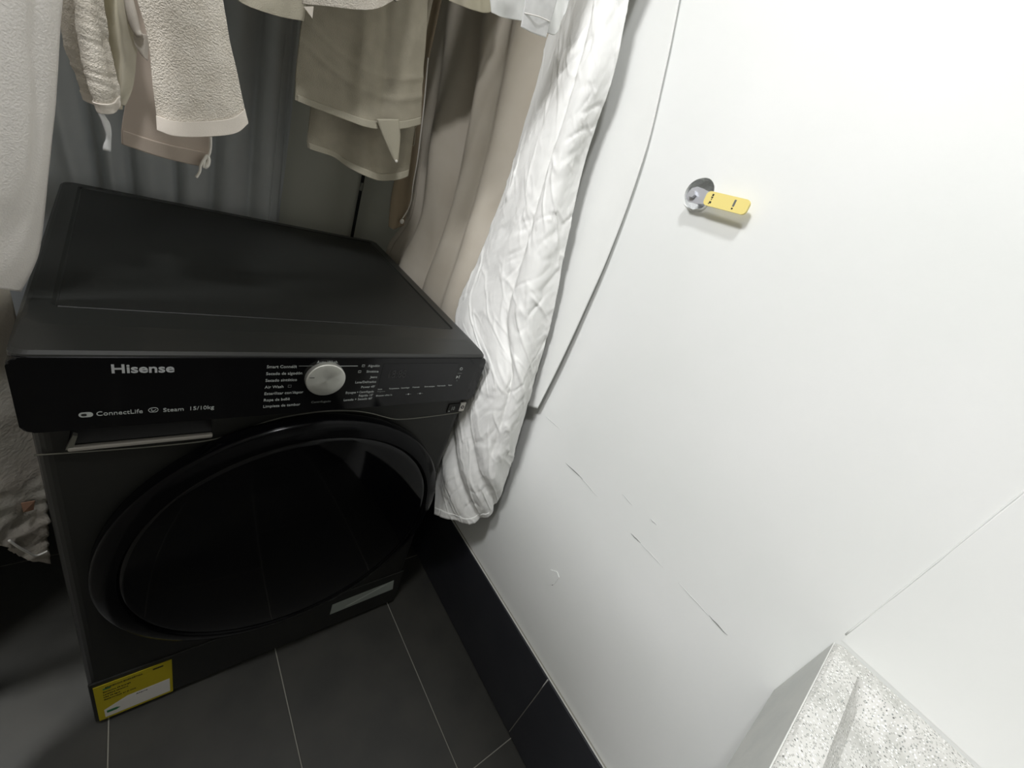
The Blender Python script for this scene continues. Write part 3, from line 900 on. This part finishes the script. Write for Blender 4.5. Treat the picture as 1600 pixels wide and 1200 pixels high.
obj('button', lathe([(0, -.001), (.0025, -.001), (.003, 0), (0, .0005)], (0.484, 0.311, 1.093), 'Y', 16), MT['cord'], t5, True)
def d_linen2(u, v, p):
    return .008 * math.sin(2 * PI * (u * 2.3 + .1)) + .003 * fbm(p.x * 16, p.z * 9, 5)
G = cloth_grid([[(0.34, 0.385, 1.191), (0.41, 0.375, 1.211), (0.516, 0.375, 1.243)], [(0.343, 0.385, 1.112), (0.413, 0.372, 1.123), (0.532, 0.372, 1.152)],
                [(0.343, 0.385, 1.071), (0.415, 0.372, 1.072), (0.537, 0.372, 1.104)],
                [(0.345, 0.385, 1.058), (0.378, 0.38, 1.058), (0.419, 0.372, 1.047), (0.477, 0.366, 1.04), (0.509, 0.366, 1.049), (0.54, 0.372, 1.069)]], 110, 110, d_linen2, TOP)
t6 = obj('hand_towel', shell(G, .0025), MT['linen'], None, True)
tag(t6, 'grey beige linen towel whose curved hem hangs below and behind the tabbed one', 'towel', 'towels hung over the washer')
obj('hem', lowband(G, .012, 2, 107, .002, .0015), MT['linenhem'], t6, True)

# narrow brown-beige garment edge with a toggle
def d_strip(u, v, p):
    return .004 * math.sin(2 * PI * u * 1.2)
G = cloth_grid([[(0.529, 0.46, 1.262), (0.552, 0.455, 1.272), (0.567, 0.45, 1.279)], [(0.554, 0.46, 1.123), (0.574, 0.455, 1.128), (0.588, 0.45, 1.133)],
                [(0.552, 0.46, 1.01), (0.577, 0.455, 1.018), (0.595, 0.45, 1.024)], [(0.558, 0.46, 0.95), (0.579, 0.455, 0.953), (0.594, 0.45, 0.978)],
                [(0.561, 0.46, 0.929), (0.578, 0.456, 0.927), (0.594, 0.452, 0.942)]], 30, 80, d_strip, TOP)
t7 = obj('garment', shell(G, .002), MT['strip'], None, True)
tag(t7, 'narrow brown garment with white piped edge and toggle, over the rear right washer corner', 'garment')
obj('piping', tube([(0.564, 0.447, 1.289), (0.578, 0.447, 1.199), (0.584, 0.447, 1.149), (0.59, 0.447, 1.096), (0.593, 0.447, 1.039), (0.597, 0.447, 1.003), (0.593, 0.447, 0.978), (0.586, 0.447, 0.959)], .0014, 60, 7), MT['cord'], t7, True)
obj('toggle', lathe([(0, -.0062), (.003, -.0055), (.0048, -.002), (.0048, .002), (.003, .0055), (0, .0062)], (0.585, 0.445, 0.952), 'Z', 16), MT['cord'], t7, True)
obj('cord_loop', tube([(0.567, 0.44, 1.163), (0.562, 0.44, 1.143), (0.563, 0.44, 1.125), (0.57, 0.44, 1.122), (0.569, 0.44, 1.14), (0.564, 0.44, 1.157)], .0012, 24, 6), MT['linen'], t7, True)

# items whose lower edges peep in at the top of the frame
def d_small(u, v, p):
    return .003 * fbm(p.x * 20, p.z * 10, 4) + .002 * math.sin(2 * PI * u * 4)
G = cloth_grid([[(-.19, .31, 1.40), (.0, .30, 1.38), (0.22, 0.3, 1.267), (0.257, 0.29, 1.286), (0.297, 0.29, 1.306)], [(-.19, .31, 1.35), (.0, .30, 1.31), (0.221, 0.3, 1.231), (0.261, 0.29, 1.241), (0.299, 0.29, 1.259)], [(-.19, .31, 1.33), (.0, .30, 1.29), (0.221, 0.3, 1.224), (0.24, 0.295, 1.224), (0.27, 0.29, 1.229), (0.298, 0.29, 1.237)]], 120, 70, d_small, TOP)  # unseen left run, added to shade the back of the niche
t8 = obj('hand_towel', shell(G, .002), MT['linenhem'], None, True)
tag(t8, 'beige ribbed cloth showing only a slanting lower edge, left of the pale terry edge', 'towel', 'towels hung over the washer')
G = cloth_grid([[(0.279, 0.25, 1.296), (0.339, 0.245, 1.326), (0.417, 0.25, 1.366)], [(0.284, 0.25, 1.264), (0.345, 0.245, 1.289), (0.419, 0.25, 1.327)], [(0.286, 0.25, 1.253), (0.323, 0.247, 1.267), (0.358, 0.245, 1.28), (0.382, 0.245, 1.293), (0.409, 0.25, 1.317)]], 90, 90, d_terry, TOP)
t9 = obj('hand_towel', shell(G, .003), MT['terry'], None, True)
tag(t9, 'pale terry cloth of which only the scalloped lower edge shows at the top centre', 'towel', 'towels hung over the washer')
obj('corner_tip', prism([(0.286, 0.246, 1.25), (0.298, 0.246, 1.256), (0.298, 0.246, 1.242)], (0, -1, 0), .002), MT['terryhem'], t9)
G = cloth_grid([[(0.486, 0.3, 1.402), (0.531, 0.295, 1.425), (0.597, 0.3, 1.459)], [(0.499, 0.3, 1.367), (0.546, 0.295, 1.385), (0.605, 0.3, 1.413)], [(0.503, 0.3, 1.362), (0.536, 0.297, 1.367), (0.573, 0.295, 1.375), (0.593, 0.297, 1.386), (0.601, 0.3, 1.408)]], 50, 60, d_small, TOP)
t10 = obj('hand_towel', shell(G, .002), MT['cream'], None, True)
tag(t10, 'cream cloth with a rounded lower edge at the top, above the beige sheet', 'towel', 'towels hung over the washer')
G = cloth_grid([[(0.458, 0.11, 1.383), (0.512, 0.1, 1.41), (0.582, 0.09, 1.445)], [(0.481, 0.11, 1.352), (0.53, 0.1, 1.372), (0.596, 0.09, 1.407)], [(0.488, 0.11, 1.341), (0.511, 0.108, 1.345), (0.539, 0.1, 1.354), (0.577, 0.1, 1.358), (0.591, 0.09, 1.362), (0.597, 0.09, 1.392)]], 60, 70, d_small, TOP)
t11 = obj('garment', shell(G, .0012), MT['veil'], None, True)
tag(t11, 'thin white garment carrying a white care label, beside the wrinkled white sheet', 'garment')
G = cloth_grid([[(0.508, 0.075, 1.394), (0.529, 0.073, 1.404), (0.559, 0.075, 1.419)], [(0.513, 0.075, 1.368), (0.537, 0.072, 1.379), (0.563, 0.075, 1.392)], [(0.518, 0.075, 1.339), (0.541, 0.073, 1.342), (0.565, 0.075, 1.347)]], 24, 40, lambda u, v, p: .0015 * math.sin(5 * u + 20 * p.z))
cl = obj('care_label', shell(G, .0008), MT['label'], t11, True)
obj('label_fold', tube([(0.517, 0.074, 1.355), (0.538, 0.07, 1.361), (0.563, 0.074, 1.366)], .0008, 12, 5), MT['white'], cl, True)

# ------------------------------------------------------------------ the valve in the wall
vl = thing('valve_lever', 'galvanised ball valve lever with a yellow vinyl grip sticking out of the round wall hole', 'valve', (XW + .02, -.185, 1.235))
obj('valve_stem', lathe([(0, HD - .002), (.0085, HD - .002), (.0085, .008), (.0065, .006), (.0042, .004), (.0042, -.019), (0, -.019)], (XW, -.186, 1.233), 'X', 24), MT['lever'], vl, True)
PX_ = XW - .0175
A = Vector((PX_, -.186, 1.2335))
T = Vector((PX_ - .0015, -.2715, 1.2405))
ax = (T - A).normalized()
up = Vector((0, 0, 1))
up = (up - ax * up.dot(ax)).normalized()
nn = ax.cross(up).normalized()
if nn.x > 0:
    nn = -nn
def lev(s, t, d=0):
    return A + ax * s + up * t + nn * d
plate = [(-.0125, -.004), (-.0075, .008), (.000, .0115), (.010, .0108), (.024, .0080), (.074, .0082), (.082, .004), (.082, -.004), (.074, -.0082), (.024, -.0085), (.010, -.0108), (-.004, -.0108)]
obj('lever_plate', prism([lev(s, t) for s, t in plate], nn, .0022), MT['lever'], vl)
nb = bmesh.new()
lathe([(0, -.0062), (.0052, -.0062), (.0056, -.004), (.0056, 0), (0, 0)], A + nn * .0022, 'X', 6, nb)
obj('lever_nut', nb, MT['lever'], vl)
gp = [(x, z) for x, z in rrect(.0205, .0880, -.0098, .0098, .0062, 6)]
gb = prism([lev(s, t, -.0010) for s, t in gp], nn, .0042)
es = [e for e in gb.edges if len(e.link_faces) == 2 and e.calc_face_angle(0) > 1.2]
bmesh.ops.bevel(gb, geom=es, offset=.0011, segments=3, profile=.5, affect='EDGES')
gr = obj('grip', gb, MT['grip'], vl)
gr['label'] = 'yellow vinyl grip sleeve with dark printed marks'
for s0, s1, t0, t1_ in ((.0300, .0325, .0038, .0068), (.0298, .0328, .0015, .0030), (.0310, .0320, -.0015, .0012), (.0298, .0330, -.0060, -.0032), (.0290, .0305, -.0072, -.0060)):
    obj('print_mark', prism([lev(s0, t0, .0031), lev(s1, t0, .0031), lev(s1, t1_, .0031), lev(s0, t1_, .0031)], nn, .0003), MT['ink'], gr)
for s0, s1, t0, t1_, mm in ((.0655, .0685, -.0030, .0060, 'printdim'), (.0658, .0682, -.0066, -.0046, 'ink')):
    obj('print_mark', prism([lev(s0, t0, .0031), lev(s1, t0, .0031), lev(s1, t1_, .0031), lev(s0, t1_, .0031)], nn, .0003), MT[mm], gr)

# ------------------------------------------------------------------ the terrazzo sink
SX0, SX1, SY0, SY1, SZ = .20, XW - .0018, -1.27, -.671, .827
sk_b = bmesh.new()
r1 = [ring(sk_b, SX0 + .01, SX1 - .0, SY0 + .01, SY1 - .0, .004, .696),
      ring(sk_b, SX0, SX1, SY0, SY1, .005, .700),
      ring(sk_b, SX0, SX1, SY0, SY1, .005, SZ - .004),
      ring(sk_b, SX0 + .003, SX1 - .002, SY0 + .003, SY1 - .003, .006, SZ),
      ring(sk_b, SX0 + .032, SX1 - .027, SY0 + .032, SY1 - .030, .006, SZ - .0005),
      ring(sk_b, SX0 + .036, SX1 - .034, SY0 + .036, SY1 - .037, .010, SZ - .010),
      ring(sk_b, SX0 + .045, SX1 - .046, SY0 + .045, SY1 - .048, .012, SZ - .022),
      ring(sk_b, SX0 + .10, SX1 - .085, SY0 + .10, SY1 - .085, .012, SZ - .030)]
loft(sk_b, r1, True, True)
sink = obj('laundry_sink', sk_b, MT['stone'], None)
tag(sink, 'white speckled terrazzo laundry sink with raised rim against the right wall', 'sink')
cut2 = obj('cutter', box(SX0 + .14, SX1 - .105, SY0 + .10, SY1 - .115, .705, .85, .015, 3), MT['stone'])
boolean(sink, cut2)
obj('side_face', box(SX0 + .006, SX1 - .0005, SY1 - .0006, SY1 + .0012, .6985, SZ - .006), MT['stoneside'], sink)
